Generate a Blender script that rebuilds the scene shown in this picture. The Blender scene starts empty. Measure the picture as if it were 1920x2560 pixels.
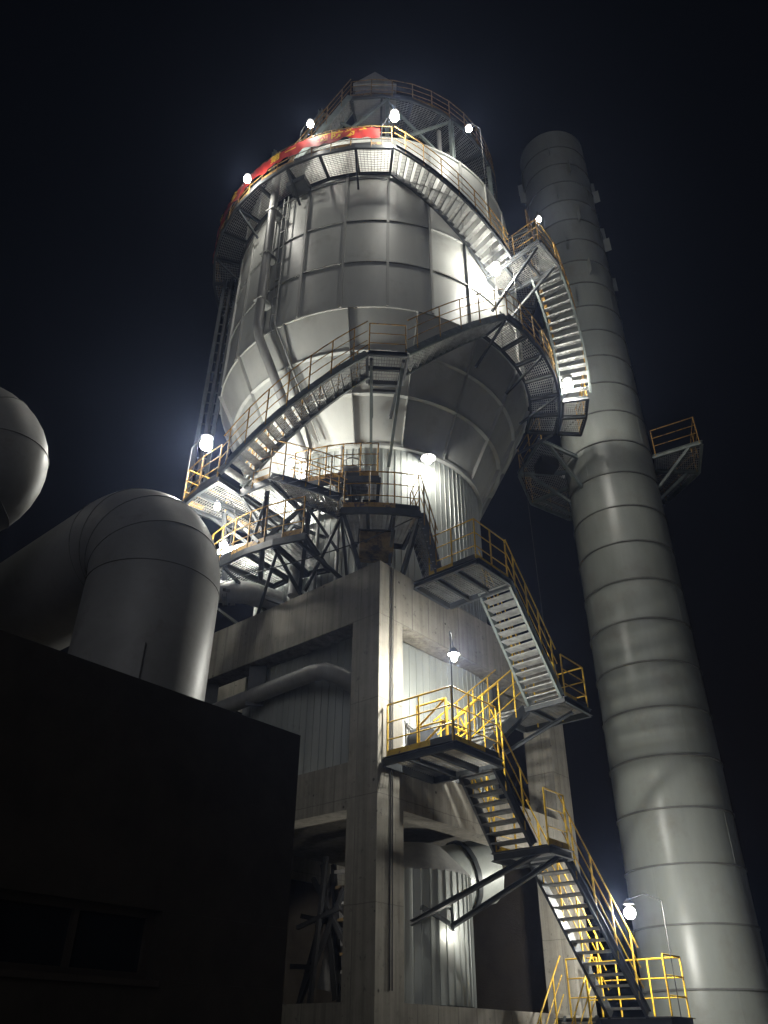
import bpy, math, random
from mathutils import Vector, Matrix
random.seed(7)
S = bpy.context.scene
COL = S.collection
R_ = math.radians

# ------------------------------------------------------------------ camera, sky, fill sun, exposure
PITCH, ROLL = R_(34.05), R_(-0.57)
cam = bpy.data.cameras.new('camera')
cam.sensor_fit = 'VERTICAL'
cam.sensor_height = 24.0
cam.lens = 24.0 * 2000.0 / 2560.0
cam.clip_end = 2000
camo = bpy.data.objects.new('camera', cam)
COL.objects.link(camo)
camo.matrix_world = Matrix.Translation((0, 0, 1.6)) @ Matrix.Rotation(R_(90) + PITCH, 4, 'X') @ Matrix.Rotation(-ROLL, 4, 'Z')
S.camera = camo

W = bpy.data.worlds.new('World')
S.world = W
W.use_nodes = True
nt = W.node_tree
sky = nt.nodes.new('ShaderNodeTexSky')
sky.sky_type = 'NISHITA'
sky.sun_disc = False
sky.sun_elevation = R_(-4)
sky.sun_rotation = R_(200)
bg = nt.nodes['Background']
bg.inputs['Strength'].default_value = 0.05
glow = nt.nodes.new('ShaderNodeMix')
glow.data_type = 'RGBA'
glow.blend_type = 'ADD'
glow.inputs[0].default_value = 1.0
glow.inputs[7].default_value = (0.0008, 0.0009, 0.0011, 1)      # night sky over a lit plant
nt.links.new(sky.outputs[0], glow.inputs[6])
nt.links.new(glow.outputs[2], bg.inputs[0])

fill_sun = bpy.data.lights.new('fill_sun', 'SUN')  # weak wide sun added as front fill, standing for no real moon
fill_sun.energy = 0.072
fill_sun.angle = R_(40)
fill_sun.color = (0.95, 0.96, 1.0)
mo = bpy.data.objects.new('fill_sun', fill_sun)
COL.objects.link(mo)
mo.rotation_euler = Vector((0.05, 1.0, -0.32)).to_track_quat('-Z', 'Y').to_euler()

S.view_settings.view_transform = 'Standard'
S.view_settings.look = 'None'
S.view_settings.exposure = 1.4
S.view_settings.gamma = 1.0
S.view_settings.use_curve_mapping = False
S.cycles.use_denoising = True
S.cycles.max_bounces = 8
S.cycles.diffuse_bounces = 5
S.cycles.glossy_bounces = 3
S.cycles.sample_clamp_indirect = 4.0
S.cycles.caustics_reflective = False
S.cycles.caustics_refractive = False

# ------------------------------------------------------------------ places
TX, TY = -0.38, 21.5                       # tower axis
PHI = R_(41.2)
RD = Vector((math.sin(PHI), math.cos(PHI), 0))     # along the stair-side face of the concrete frame
LD = Vector((-math.cos(PHI), math.sin(PHI), 0))    # along the other face
OUT = -LD
C0 = Vector((-0.079, 16.0, 0))             # front corner of the frame
CHX, CHY, CHR = 8.45, 24.0, 1.59           # chimney
V = Vector


def tp(r, a, z):
    a = R_(a)
    return V((TX + r * math.sin(a), TY - r * math.cos(a), z))


def fp(r, out, z):
    return C0 + RD * r + OUT * out + V((0, 0, z))


# ------------------------------------------------------------------ materials
def new_mat(name):
    m = bpy.data.materials.new(name)
    m.use_nodes = True
    return m, m.node_tree.nodes, m.node_tree.links, m.node_tree.nodes['Principled BSDF']


def mat(name, c0, c1=None, rough=0.5, metal=0.0, scale=(1, 1, 1), detail=6, lo=0.35, hi=0.65, bump=0.0, bscale=30.0, spots=None, rvar=0.12, tint=0.0):
    """two-tone noise paint with optional second noise of stains and a fine bump"""
    m, N, L, B = new_mat(name)
    c1 = c1 or tuple(x * 0.75 for x in c0)
    geo = N.new('ShaderNodeNewGeometry')
    mp = N.new('ShaderNodeMapping')
    mp.inputs['Scale'].default_value = scale
    L.new(geo.outputs['Position'], mp.inputs[0])
    nz = N.new('ShaderNodeTexNoise')
    nz.inputs['Scale'].default_value = 1.0
    nz.inputs['Detail'].default_value = detail
    nz.inputs['Roughness'].default_value = 0.62
    L.new(mp.outputs[0], nz.inputs['Vector'])
    cr = N.new('ShaderNodeValToRGB')
    cr.color_ramp.elements[0].position = lo
    cr.color_ramp.elements[1].position = hi
    cr.color_ramp.elements[0].color = (*c1, 1)
    cr.color_ramp.elements[1].color = (*c0, 1)
    L.new(nz.outputs[0], cr.inputs[0])
    out = cr.outputs[0]
    if spots:
        col, sc, p0, p1 = spots
        n2 = N.new('ShaderNodeTexNoise')
        n2.inputs['Scale'].default_value = sc
        n2.inputs['Detail'].default_value = 8
        n2.inputs['Roughness'].default_value = 0.7
        L.new(geo.outputs['Position'], n2.inputs['Vector'])
        r2 = N.new('ShaderNodeMapRange')
        r2.inputs[1].default_value = p0
        r2.inputs[2].default_value = p1
        L.new(n2.outputs[0], r2.inputs[0])
        mx = N.new('ShaderNodeMix')
        mx.data_type = 'RGBA'
        L.new(r2.outputs[0], mx.inputs[0])
        L.new(out, mx.inputs[6])
        mx.inputs[7].default_value = (*col, 1)
        out = mx.outputs[2]
    if tint:
        oi = N.new('ShaderNodeObjectInfo')
        rt = N.new('ShaderNodeMapRange')
        rt.inputs[3].default_value = 1 - tint
        rt.inputs[4].default_value = 1 + tint
        L.new(oi.outputs['Random'], rt.inputs[0])
        hs = N.new('ShaderNodeHueSaturation')
        L.new(rt.outputs[0], hs.inputs['Value'])
        L.new(out, hs.inputs['Color'])
        out = hs.outputs[0]
    L.new(out, B.inputs['Base Color'])
    rr = N.new('ShaderNodeMapRange')
    rr.inputs[3].default_value = rough + rvar
    rr.inputs[4].default_value = max(0.05, rough - rvar)
    L.new(nz.outputs[0], rr.inputs[0])
    L.new(rr.outputs[0], B.inputs['Roughness'])
    B.inputs['Metallic'].default_value = metal
    if bump:
        n3 = N.new('ShaderNodeTexNoise')
        n3.inputs['Scale'].default_value = bscale
        n3.inputs['Detail'].default_value = 4
        L.new(geo.outputs['Position'], n3.inputs['Vector'])
        bp = N.new('ShaderNodeBump')
        bp.inputs['Strength'].default_value = bump
        bp.inputs['Distance'].default_value = 0.02
        L.new(n3.outputs[0], bp.inputs['Height'])
        L.new(bp.outputs[0], B.inputs['Normal'])
    return m


def concrete_mat():
    m, N, L, B = new_mat('board_marked_concrete')
    geo = N.new('ShaderNodeNewGeometry')
    mp = N.new('ShaderNodeMapping')
    mp.inputs['Rotation'].default_value = (0, 0, R_(-48.8))
    L.new(geo.outputs['Position'], mp.inputs[0])
    # vertical board streaks
    st = N.new('ShaderNodeMapping')
    st.inputs['Scale'].default_value = (7.0, 7.0, 0.22)
    L.new(mp.outputs[0], st.inputs[0])
    n1 = N.new('ShaderNodeTexNoise')
    n1.inputs['Scale'].default_value = 1.0
    n1.inputs['Detail'].default_value = 7
    n1.inputs['Roughness'].default_value = 0.65
    L.new(st.outputs[0], n1.inputs['Vector'])
    # clouds
    n2 = N.new('ShaderNodeTexNoise')
    n2.inputs['Scale'].default_value = 0.9
    n2.inputs['Detail'].default_value = 8
    n2.inputs['Roughness'].default_value = 0.7
    L.new(mp.outputs[0], n2.inputs['Vector'])
    ad = N.new('ShaderNodeMath')
    ad.operation = 'ADD'
    L.new(n1.outputs[0], ad.inputs[0])
    L.new(n2.outputs[0], ad.inputs[1])
    cr = N.new('ShaderNodeValToRGB')
    cr.color_ramp.elements[0].position = 0.36
    cr.color_ramp.elements[1].position = 0.66
    cr.color_ramp.elements[0].color = (0.14, 0.128, 0.105, 1)
    cr.color_ramp.elements[1].color = (0.31, 0.29, 0.248, 1)
    hf = N.new('ShaderNodeMath')
    hf.operation = 'MULTIPLY'
    hf.inputs[1].default_value = 0.5
    L.new(ad.outputs[0], hf.inputs[0])
    L.new(hf.outputs[0], cr.inputs[0])
    # dark dirt spots
    n4 = N.new('ShaderNodeTexNoise')
    n4.inputs['Scale'].default_value = 5.5
    n4.inputs['Detail'].default_value = 9
    n4.inputs['Roughness'].default_value = 0.75
    L.new(mp.outputs[0], n4.inputs['Vector'])
    r4 = N.new('ShaderNodeMapRange')
    r4.inputs[1].default_value = 0.58
    r4.inputs[2].default_value = 0.72
    L.new(n4.outputs[0], r4.inputs[0])
    mx = N.new('ShaderNodeMix')
    mx.data_type = 'RGBA'
    L.new(r4.outputs[0], mx.inputs[0])
    L.new(cr.outputs[0], mx.inputs[6])
    mx.inputs[7].default_value = (0.055, 0.05, 0.042, 1)
    vo = N.new('ShaderNodeTexVoronoi')
    vo.inputs['Scale'].default_value = 2.1
    L.new(mp.outputs[0], vo.inputs['Vector'])
    rv = N.new('ShaderNodeMapRange')
    rv.inputs[1].default_value = 0.05
    rv.inputs[2].default_value = 0.075
    rv.inputs[3].default_value = 0.9
    rv.inputs[4].default_value = 0.0
    L.new(vo.outputs['Distance'], rv.inputs[0])
    mh = N.new('ShaderNodeMix')
    mh.data_type = 'RGBA'
    L.new(rv.outputs[0], mh.inputs[0])
    L.new(mx.outputs[2], mh.inputs[6])
    mh.inputs[7].default_value = (0.04, 0.036, 0.03, 1)
    mx = mh
    # board edges: thin dark lines every 0.61 m
    sx = N.new('ShaderNodeSeparateXYZ')
    L.new(mp.outputs[0], sx.inputs[0])
    sm = N.new('ShaderNodeMath')
    sm.operation = 'ADD'
    L.new(sx.outputs[0], sm.inputs[0])
    L.new(sx.outputs[1], sm.inputs[1])
    wob = N.new('ShaderNodeMath')
    wob.operation = 'MULTIPLY_ADD'
    L.new(n2.outputs[0], wob.inputs[0])
    wob.inputs[1].default_value = 0.05
    L.new(sm.outputs[0], wob.inputs[2])
    pp = N.new('ShaderNodeMath')
    pp.operation = 'PINGPONG'
    pp.inputs[1].default_value = 0.305
    L.new(wob.outputs[0], pp.inputs[0])
    ln = N.new('ShaderNodeMapRange')
    ln.inputs[1].default_value = 0.0
    ln.inputs[2].default_value = 0.016
    ln.inputs[3].default_value = 0.85
    ln.inputs[4].default_value = 0.0
    L.new(pp.outputs[0], ln.inputs[0])
    m2 = N.new('ShaderNodeMix')
    m2.data_type = 'RGBA'
    mj = N.new('ShaderNodeMath')
    mj.operation = 'MULTIPLY'
    rj = N.new('ShaderNodeMapRange')
    rj.inputs[1].default_value = 0.38
    rj.inputs[2].default_value = 0.58
    L.new(n2.outputs[0], rj.inputs[0])
    L.new(ln.outputs[0], mj.inputs[0])
    L.new(rj.outputs[0], mj.inputs[1])
    L.new(mj.outputs[0], m2.inputs[0])
    L.new(mx.outputs[2], m2.inputs[6])
    m2.inputs[7].default_value = (0.06, 0.053, 0.045, 1)
    # pour joints: wavy dark lines every 1.95 m of height
    wz = N.new('ShaderNodeMath')
    wz.operation = 'MULTIPLY_ADD'
    L.new(n4.outputs[0], wz.inputs[0])
    wz.inputs[1].default_value = 0.06
    L.new(sx.outputs[2], wz.inputs[2])
    pz = N.new('ShaderNodeMath')
    pz.operation = 'PINGPONG'
    pz.inputs[1].default_value = 0.975
    L.new(wz.outputs[0], pz.inputs[0])
    lz = N.new('ShaderNodeMapRange')
    lz.inputs[1].default_value = 0.0
    lz.inputs[2].default_value = 0.014
    lz.inputs[3].default_value = 0.7
    lz.inputs[4].default_value = 0.0
    L.new(pz.outputs[0], lz.inputs[0])
    m3 = N.new('ShaderNodeMix')
    m3.data_type = 'RGBA'
    L.new(lz.outputs[0], m3.inputs[0])
    L.new(m2.outputs[2], m3.inputs[6])
    m3.inputs[7].default_value = (0.07, 0.062, 0.05, 1)
    L.new(m3.outputs[2], B.inputs['Base Color'])
    B.inputs['Roughness'].default_value = 0.9
    bp = N.new('ShaderNodeBump')
    bp.inputs['Strength'].default_value = 0.5
    bp.inputs['Distance'].default_value = 0.01
    L.new(n1.outputs[0], bp.inputs['Height'])
    L.new(bp.outputs[0], B.inputs['Normal'])
    return m


def emit_mat(name, col, st):
    m, N, L, B = new_mat(name)
    B.inputs['Base Color'].default_value = (0.9, 0.9, 0.9, 1)
    B.inputs['Emission Color'].default_value = (*col, 1)
    B.inputs['Emission Strength'].default_value = st
    return m


M = {}
M['shell'] = mat('grey_shell_paint', (0.52, 0.53, 0.505), (0.44, 0.45, 0.43), rough=0.45, scale=(1.3, 1.3, 0.22), spots=((0.3, 0.29, 0.265), 1.1, 0.55, 0.85), tint=0.07, bump=0.35, bscale=1.6)
M['rib'] = mat('grey_rib_paint', (0.42, 0.425, 0.405), (0.33, 0.33, 0.315), rough=0.5, scale=(3, 3, 0.6))
M['clad'] = mat('pale_corrugated_sheet', (0.40, 0.42, 0.40), (0.31, 0.33, 0.315), rough=0.42, metal=0.15, scale=(2.5, 2.5, 0.2), spots=((0.2, 0.19, 0.17), 2.2, 0.6, 0.85), tint=0.05)
M['chim'] = mat('chimney_paint', (0.265, 0.28, 0.258), (0.20, 0.212, 0.195), rough=0.33, scale=(0.9, 0.9, 0.18), spots=((0.19, 0.18, 0.16), 0.9, 0.52, 0.78), tint=0.06, bump=0.3, bscale=1.3)
M['dark_seam'] = mat('dull_seam_and_gap_shade', (0.15, 0.15, 0.142), (0.10, 0.10, 0.095), rough=0.6, scale=(3, 3, 3))  # dark duct seams; on the chimney flanges it paints in the gap shadow
M['steel'] = mat('dark_green_grey_steel', (0.05, 0.055, 0.058), (0.032, 0.036, 0.039), rough=0.5, scale=(4, 4, 4), spots=((0.10, 0.055, 0.03), 7, 0.62, 0.72))
M['lsteel'] = mat('grey_green_stringer_paint', (0.19, 0.22, 0.21), (0.12, 0.14, 0.135), rough=0.5, scale=(4, 4, 4), spots=((0.09, 0.07, 0.05), 8, 0.62, 0.74))
M['grate'] = mat('galvanised_grating', (0.34, 0.34, 0.325), (0.2, 0.2, 0.19), rough=0.45, metal=0.4, scale=(3, 3, 3))
M['tread'] = mat('galvanised_tread', (0.38, 0.385, 0.37), (0.22, 0.22, 0.212), rough=0.5, metal=0.3, scale=(6, 6, 6))
M['yellow'] = mat('worn_yellow_paint', (0.66, 0.43, 0.02), (0.48, 0.28, 0.018), rough=0.5, scale=(5, 5, 5), spots=((0.07, 0.042, 0.028), 9, 0.56, 0.66))
M['rusty'] = mat('rust_dulled_rail_paint', (0.30, 0.17, 0.035), (0.15, 0.085, 0.03), rough=0.65, scale=(5, 5, 5), spots=((0.05, 0.03, 0.022), 9, 0.5, 0.6))
M['ochre'] = mat('faded_ochre_rail_paint', (0.44, 0.25, 0.03), (0.26, 0.14, 0.025), rough=0.6, scale=(5, 5, 5), spots=((0.06, 0.036, 0.025), 9, 0.52, 0.62))
M['black'] = mat('black_paint', (0.03, 0.03, 0.032), (0.02, 0.02, 0.02), rough=0.55)
M['conc'] = concrete_mat()
M['duct'] = mat('dark_grey_duct_sheet', (0.30, 0.30, 0.295), (0.21, 0.21, 0.205), rough=0.46, metal=0.0, scale=(0.8, 0.8, 0.8), spots=((0.14, 0.125, 0.11), 1.6, 0.52, 0.8), bump=0.3, bscale=1.2)
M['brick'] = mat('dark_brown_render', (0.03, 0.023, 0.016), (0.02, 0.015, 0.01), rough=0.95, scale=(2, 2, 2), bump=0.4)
M['frame'] = mat('brown_window_frame', (0.035, 0.026, 0.02), (0.025, 0.018, 0.014), rough=0.6, scale=(3, 3, 3))
M['pane'] = mat('dark_glass', (0.012, 0.014, 0.018), (0.01, 0.011, 0.014), rough=0.12)
M['red'] = mat('red_banner_cloth', (0.42, 0.02, 0.014), (0.30, 0.014, 0.01), rough=0.75, scale=(2, 2, 2))
M['gold'] = mat('yellow_print', (0.85, 0.62, 0.05), (0.7, 0.47, 0.03), rough=0.7, scale=(4, 4, 4))
M['pipe'] = mat('grey_pipe_paint', (0.32, 0.32, 0.31), (0.23, 0.23, 0.225), rough=0.5, scale=(3, 3, 0.4))
M['ground'] = mat('dusty_concrete_yard', (0.16, 0.15, 0.13), (0.09, 0.085, 0.075), rough=0.95, scale=(0.4, 0.4, 0.4), bump=0.3)
M['machine'] = mat('slate_blue_machine_paint', (0.05, 0.055, 0.064), (0.03, 0.034, 0.04), rough=0.45, scale=(4, 4, 4))
M['cable'] = mat('black_cable', (0.02, 0.02, 0.02), (0.015, 0.015, 0.015), rough=0.6)
M['board'] = mat('pale_board', (0.36, 0.35, 0.34), (0.25, 0.245, 0.24), rough=0.7, scale=(3, 3, 1))
M['wood'] = mat('ochre_plank', (0.26, 0.17, 0.06), (0.12, 0.085, 0.04), rough=0.8, scale=(3, 3, 6), spots=((0.03, 0.025, 0.02), 4, 0.5, 0.6))
M['tubelit'] = emit_mat('lit_tube_glass', (0.95, 1.0, 0.95), 45.0)
M['bulb'] = emit_mat('lit_bulb_glass', (1.0, 0.93, 0.80), 60.0)


# ------------------------------------------------------------------ mesh helpers
class MB:
    def __init__(s):
        s.v, s.f, s.sm = [], [], []

    def add(s, vs, fs, smooth=False):
        b = len(s.v)
        s.v += [tuple(x) for x in vs]
        s.f += [tuple(i + b for i in f) for f in fs]
        s.sm += [smooth] * len(fs)
        return s

    def bar(s, p, q, w, h, up=V((0, 0, 1)), drop=0.0):
        """rectangular bar from p to q, w across, h along up; drop lowers it"""
        p, q = V(p), V(q)
        d = (q - p).normalized()
        x = d.cross(up)
        if x.length < 1e-4:
            x = d.cross(V((1, 0, 0)))
        x.normalize()
        u = x.cross(d).normalized()
        o = -u * drop
        c = [(-w / 2, -h / 2), (w / 2, -h / 2), (w / 2, h / 2), (-w / 2, h / 2)]
        vs = [e + o + x * a + u * b for e in (p, q) for a, b in c]
        return s.add(vs, [(3, 2, 1, 0), (4, 5, 6, 7), (0, 1, 5, 4), (1, 2, 6, 5), (2, 3, 7, 6), (3, 0, 4, 7)])

    def channel(s, p, q, w, h, t=0.012, side=1, up=V((0, 0, 1))):
        """C section: web plus two flanges"""
        p, q = V(p), V(q)
        d = (q - p).normalized()
        x = d.cross(up).normalized() * side
        s.bar(p, q, t, h, up)
        for k in (-1, 1):
            o = up * (k * (h / 2 - t / 2)) + x * (w / 2)
            s.bar(p + o, q + o, w, t, up)
        return s

    def ibeam(s, p, q, w, h, t=0.014, up=V((0, 0, 1))):
        s.bar(p, q, t, h, up)
        for k in (-1, 1):
            o = up * (k * (h / 2 - t / 2))
            s.bar(V(p) + o, V(q) + o, w, t, up)
        return s

    def tube(s, pts, r, n=8, smooth=True, caps=True):
        pts = [V(p) for p in pts]
        rings = []
        ref = None
        for i, p in enumerate(pts):
            if i == 0:
                d = pts[1] - p
            elif i == len(pts) - 1:
                d = p - pts[i - 1]
            else:
                d = (pts[i + 1] - p).normalized() + (p - pts[i - 1]).normalized()
            d.normalize()
            if ref is None:
                ref = d.cross(V((0, 0, 1)))
                if ref.length < 1e-3:
                    ref = V((1, 0, 0))
            x = (ref - d * ref.dot(d)).normalized()
            ref = x
            y = d.cross(x)
            rr = r[i] if isinstance(r, (list, tuple)) else r
            if 0 < i < len(pts) - 1:
                cs = (pts[i + 1] - p).normalized().dot((p - pts[i - 1]).normalized())
                rr = rr / max(0.5, math.sqrt((1 + cs) / 2)) ** 0.5
            rings.append([p + x * (rr * math.cos(2 * math.pi * k / n)) + y * (rr * math.sin(2 * math.pi * k / n)) for k in range(n)])
        vs = [v for g in rings for v in g]
        fs = []
        for i in range(len(pts) - 1):
            for k in range(n):
                a, b = i * n + k, i * n + (k + 1) % n
                fs.append((a, b, b + n, a + n))
        s.add(vs, fs, smooth)
        if caps:
            s.add(rings[0], [tuple(range(n))[::-1]])
            s.add(rings[-1], [tuple(range(n))])
        return s

    def slab(s, pts, z0, z1):
        n = len(pts)
        vs = [V((p[0], p[1], z0)) for p in pts] + [V((p[0], p[1], z1)) for p in pts]
        fs = [tuple(range(n))[::-1], tuple(range(n, 2 * n))] + [(i, (i + 1) % n, (i + 1) % n + n, i + n) for i in range(n)]
        return s.add(vs, fs)

    def box(s, c, dx, dy, dz):
        """box centred at c with half-axis vectors dx dy dz"""
        c, dx, dy, dz = V(c), V(dx), V(dy), V(dz)
        vs = [c + dx * a + dy * b + dz * e for e in (-1, 1) for a, b in ((-1, -1), (1, -1), (1, 1), (-1, 1))]
        return s.add(vs, [(3, 2, 1, 0), (4, 5, 6, 7), (0, 1, 5, 4), (1, 2, 6, 5), (2, 3, 7, 6), (3, 0, 4, 7)])

    def mesh(s, name):
        me = bpy.data.meshes.new(name)
        me.from_pydata(s.v, [], s.f)
        me.polygons.foreach_set('use_smooth', s.sm)
        me.update()
        return me


def thing(name, label, cat, loc=(0, 0, 0), group=None, kind=None):
    o = bpy.data.objects.new(name, None)
    o.empty_display_size = 0.2
    COL.objects.link(o)
    o.location = loc
    o['label'] = label
    o['category'] = cat
    if group:
        o['group'] = group
    if kind:
        o['kind'] = kind
    return o


def part(name, mb, m, parent, label=None, kind=None):
    """mesh given in world coordinates, parented to an unrotated Empty (or part)"""
    me = mb.mesh(name) if isinstance(mb, MB) else mb
    if not me.materials:
        me.materials.append(M[m])
    o = bpy.data.objects.new(name, me)
    COL.objects.link(o)
    o.parent = parent
    w = V((0, 0, 0))
    p = parent
    while p is not None:
        w += p.location
        p = p.parent
    o.location = -w
    if label:
        o['label'] = label
    if kind:
        o['kind'] = kind
    return o


def wloc(p):
    w = V((0, 0, 0))
    while p is not None:
        w += p.location
        p = p.parent
    return w


def group_part(name, parent):
    """a part that only gathers its own pieces"""
    o = bpy.data.objects.new(name, None)
    o.empty_display_size = 0.1
    COL.objects.link(o)
    o.parent = parent
    return o


def inst(name, me, parent, loc, rz=0.0):
    """shared mesh in its own coordinates placed at a world point"""
    o = bpy.data.objects.new(name, me)
    COL.objects.link(o)
    o.parent = parent
    o.location = V(loc) - wloc(parent)
    o.rotation_euler = (0, 0, rz)
    return o


def single(name, mb, m, label, cat, group=None):
    me = mb.mesh(name)
    me.materials.append(M[m])
    o = bpy.data.objects.new(name, me)
    COL.objects.link(o)
    o['label'] = label
    o['category'] = cat
    if group:
        o['group'] = group
    return o


# ------------------------------------------------------------------ handrails, gratings, stairs, platforms
HR = 1.1
POST = MB().tube([(0, 0, -0.12), (0, 0, HR)], 0.02, 6).mesh('post')
POST.materials.append(M['yellow'])
POST2 = POST.copy()
POST2.materials.clear()
POST2.materials.append(M['rusty'])
POST3 = POST.copy()
POST3.materials.clear()
POST3.materials.append(M['ochre'])
POSTS = {'yellow': POST, 'rusty': POST2, 'ochre': POST3}
RAIL = ['yellow']


def dens(path, step):
    out = []
    for a, b in zip(path, path[1:]):
        n = max(1, round((b - a).length / step))
        out += [a.lerp(b, i / n) for i in range(n)]
    return out + [path[-1]]


def handrail(root, path, step=1.05, toe=True, posts=True, rails=(HR, HR * 0.66, HR * 0.33)):
    path = [V(p) for p in path]
    up = V((0, 0, 1))
    root = group_part('handrail', root)
    if posts:
        tot = dens(path, step)
        for p in tot:
            inst('post', POSTS[RAIL[0]], root, p)
    for k, h in enumerate(rails):
        part('top_rail' if k == 0 else 'mid_rail', MB().tube([p + up * h for p in path], 0.018 if k == 0 else 0.0135, 6), RAIL[0], root)
    if toe:
        seg = dens(path, 0.62)
        for i, (a, b) in enumerate(zip(seg, seg[1:])):
            if (b - a).length > 0.05:
                part('toe_board', MB().bar(a + up * 0.075, b + up * 0.075, 0.012, 0.14), RAIL[0] if (i + len(seg)) % 3 else 'black', root)


def grate_bars(mb, quad_a, quad_b, n, w=0.014, h=0.022, cross=None):
    """bars run from edge a to edge b; quad_a and quad_b are polylines of equal length"""
    m = len(quad_a)
    for i in range(n + 1):
        t = i / n
        row = [quad_a[k].lerp(quad_b[k], t) for k in range(m)]
        for p, q in zip(row, row[1:]):
            mb.bar(p, q, w, h)
    cr = cross or 6
    for j in range(cr + 1):
        t = j / cr * (m - 1)
        k = min(int(t), m - 2)
        f = t - k
        p = quad_a[k].lerp(quad_a[k + 1], f)
        q = quad_b[k].lerp(quad_b[k + 1], f)
        mb.bar(p, q, w * 0.8, h * 0.6)


def ring_platform(name, label, r0, r1, a0, a1, z, bay=11.0, rails=(), group='ring walkways on the tower', pitch=0.07, brackets=0.0, brk_r=None, holes=()):
    root = thing(name, label, 'walkway', tp((r0 + r1) / 2, (a0 + a1) / 2, z), group)
    n = max(1, round((a1 - a0) / bay))
    for i in range(n):
        b0, b1 = a0 + (a1 - a0) * i / n, a0 + (a1 - a0) * (i + 1) / n
        am = (b0 + b1) / 2
        if i not in holes:
            mb = MB()
            A = [tp(r0 + 0.03, a, z - 0.02) for a in (b0, am, b1)]
            B = [tp(r1 - 0.03, a, z - 0.02) for a in (b0, am, b1)]
            arc = R_(b1 - b0) * (r0 + r1) / 2
            grate_bars(mb, A, B, max(3, round((r1 - r0) / pitch)), cross=max(3, round(arc / 0.12)))
            part('grating', mb, 'grate', root)
        part('edge_beam', MB().channel(tp(r1, b0, z - 0.10), tp(r1, b1, z - 0.10), 0.07, 0.18, side=-1), 'steel', root)
        part('inner_beam', MB().channel(tp(r0, b0, z - 0.10), tp(r0, b1, z - 0.10), 0.06, 0.14), 'steel', root)
    for i in range(n + 1):
        a = a0 + (a1 - a0) * i / n
        part('cross_beam', MB().ibeam(tp(r0, a, z - 0.115), tp(r1 - 0.02, a, z - 0.115), 0.08, 0.14), 'steel', root)
        if brackets and i % 2 == 0:
            rr = brk_r if brk_r is not None else r0
            part('bracket', MB().bar(tp(r1 - 0.12, a, z - 0.2), tp(rr, a, z - brackets), 0.07, 0.07), 'steel', root)
    for pts in rails:
        handrail(root, pts)
    return root


def arc(r, a0, a1, z, step=6.0):
    n = max(1, round(abs(a1 - a0) / step))
    return [tp(r, a0 + (a1 - a0) * i / n, z) for i in range(n + 1)]


def deck(root, pts, z, along, n_panels=3, pitch=0.07, depth=0.16, m='steel'):
    """four-cornered grating deck; pts in order, panels split along edge 0-1 (along=0) or 1-2 (along=1)"""
    P = [V((p[0], p[1], z)) for p in pts]
    if along:
        P = P[1:] + P[:1]
    for i in range(n_panels):
        t0, t1 = i / n_panels, (i + 1) / n_panels
        A = [P[0].lerp(P[1], t0) - V((0, 0, .02)), P[0].lerp(P[1], t1) - V((0, 0, .02))]
        B = [P[3].lerp(P[2], t0) - V((0, 0, .02)), P[3].lerp(P[2], t1) - V((0, 0, .02))]
        mb = MB()
        grate_bars(mb, A, B, max(3, round((A[0] - B[0]).length / pitch)), cross=max(3, round((A[0] - A[1]).length / 0.12)))
        part('grating', mb, 'grate', root)
    o = V((0, 0, depth / 2 + 0.005))
    for i in range(4):
        part('edge_beam', MB().channel(P[i] - o, P[(i + 1) % 4] - o, 0.07, depth), m, root)
    for i in range(1, n_panels):
        t = i / n_panels
        part('cross_beam', MB().ibeam(P[0].lerp(P[1], t) - o, P[3].lerp(P[2], t) - o, 0.07, depth * 0.8), m, root)


def tread_mesh(a, b, d, bars=6):
    """grating tread from a to b, going depth vector d"""
    mb = MB()
    for i in range(bars):
        o = d * ((i + 0.5) / bars - 0.5)
        mb.bar(a + o, b + o, 0.013, 0.03)
    L = (b - a).length
    nc = max(3, round(L / 0.11))
    for i in range(nc + 1):
        p = a.lerp(b, i / nc)
        mb.bar(p - d * 0.5, p + d * 0.5, 0.008, 0.02)
    mb.bar(a - d * 0.5, b - d * 0.5, 0.02, 0.045)
    return mb


def stair(name, label, fin, fout, n, rails=(1, 1), smat='steel', bars=6, group='stair flights of the tower', tdepth=0.25, seg=1, posts=4, solid=0.0, h=0.2):
    """fin(t), fout(t): the two stringer lines from bottom (t=0) to top (t=1)"""
    b, t = (fin(0) + fout(0)) / 2, (fin(1) + fout(1)) / 2
    root = thing(name, label, 'stairs', b, group)
    for f in (fin, fout):
        mb = MB()
        for i in range(seg):
            p, q = f(i / seg), f((i + 1) / seg)
            d = (q - p).normalized()
            side = d.cross(V((0, 0, 1))).normalized()
            upv = side.cross(d)
            mb.channel(p, q, 0.06, h, 0.014, 1 if f is fin else -1, up=upv)
        part('stringer', mb, smat, root)
    for i in range(n):
        u = (i + 0.6) / n
        a, c = fin(u), fout(u)
        zz = (a.z + c.z) / 2
        a, c = V((a.x, a.y, zz)), V((c.x, c.y, zz))
        nx = min(1.0, u + 0.02)
        d = (fin(nx) + fout(nx)) / 2 - (a + c) / 2
        d.z = 0
        d.normalize()
        mb = tread_mesh(a, c, d * tdepth, bars)
        part('tread', mb, 'tread', root)
    for f, on in ((fin, rails[0]), (fout, rails[1])):
        if on:
            path = [f(i / max(seg, 1)) + V((0, 0, 0.1)) for i in range(max(seg, 1) + 1)]
            hrail = group_part('handrail', root)
            for i in range(posts):
                inst('post', POSTS[RAIL[0]], hrail, f((i + 0.4) / posts) + V((0, 0, 0.1)))
            for k, hh in enumerate((HR, HR * 0.66, HR * 0.33)):
                part('top_rail' if k == 0 else 'mid_rail', MB().tube([p + V((0, 0, hh)) for p in path], 0.018 if k == 0 else 0.0135, 6), RAIL[0], hrail)
    return root


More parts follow.
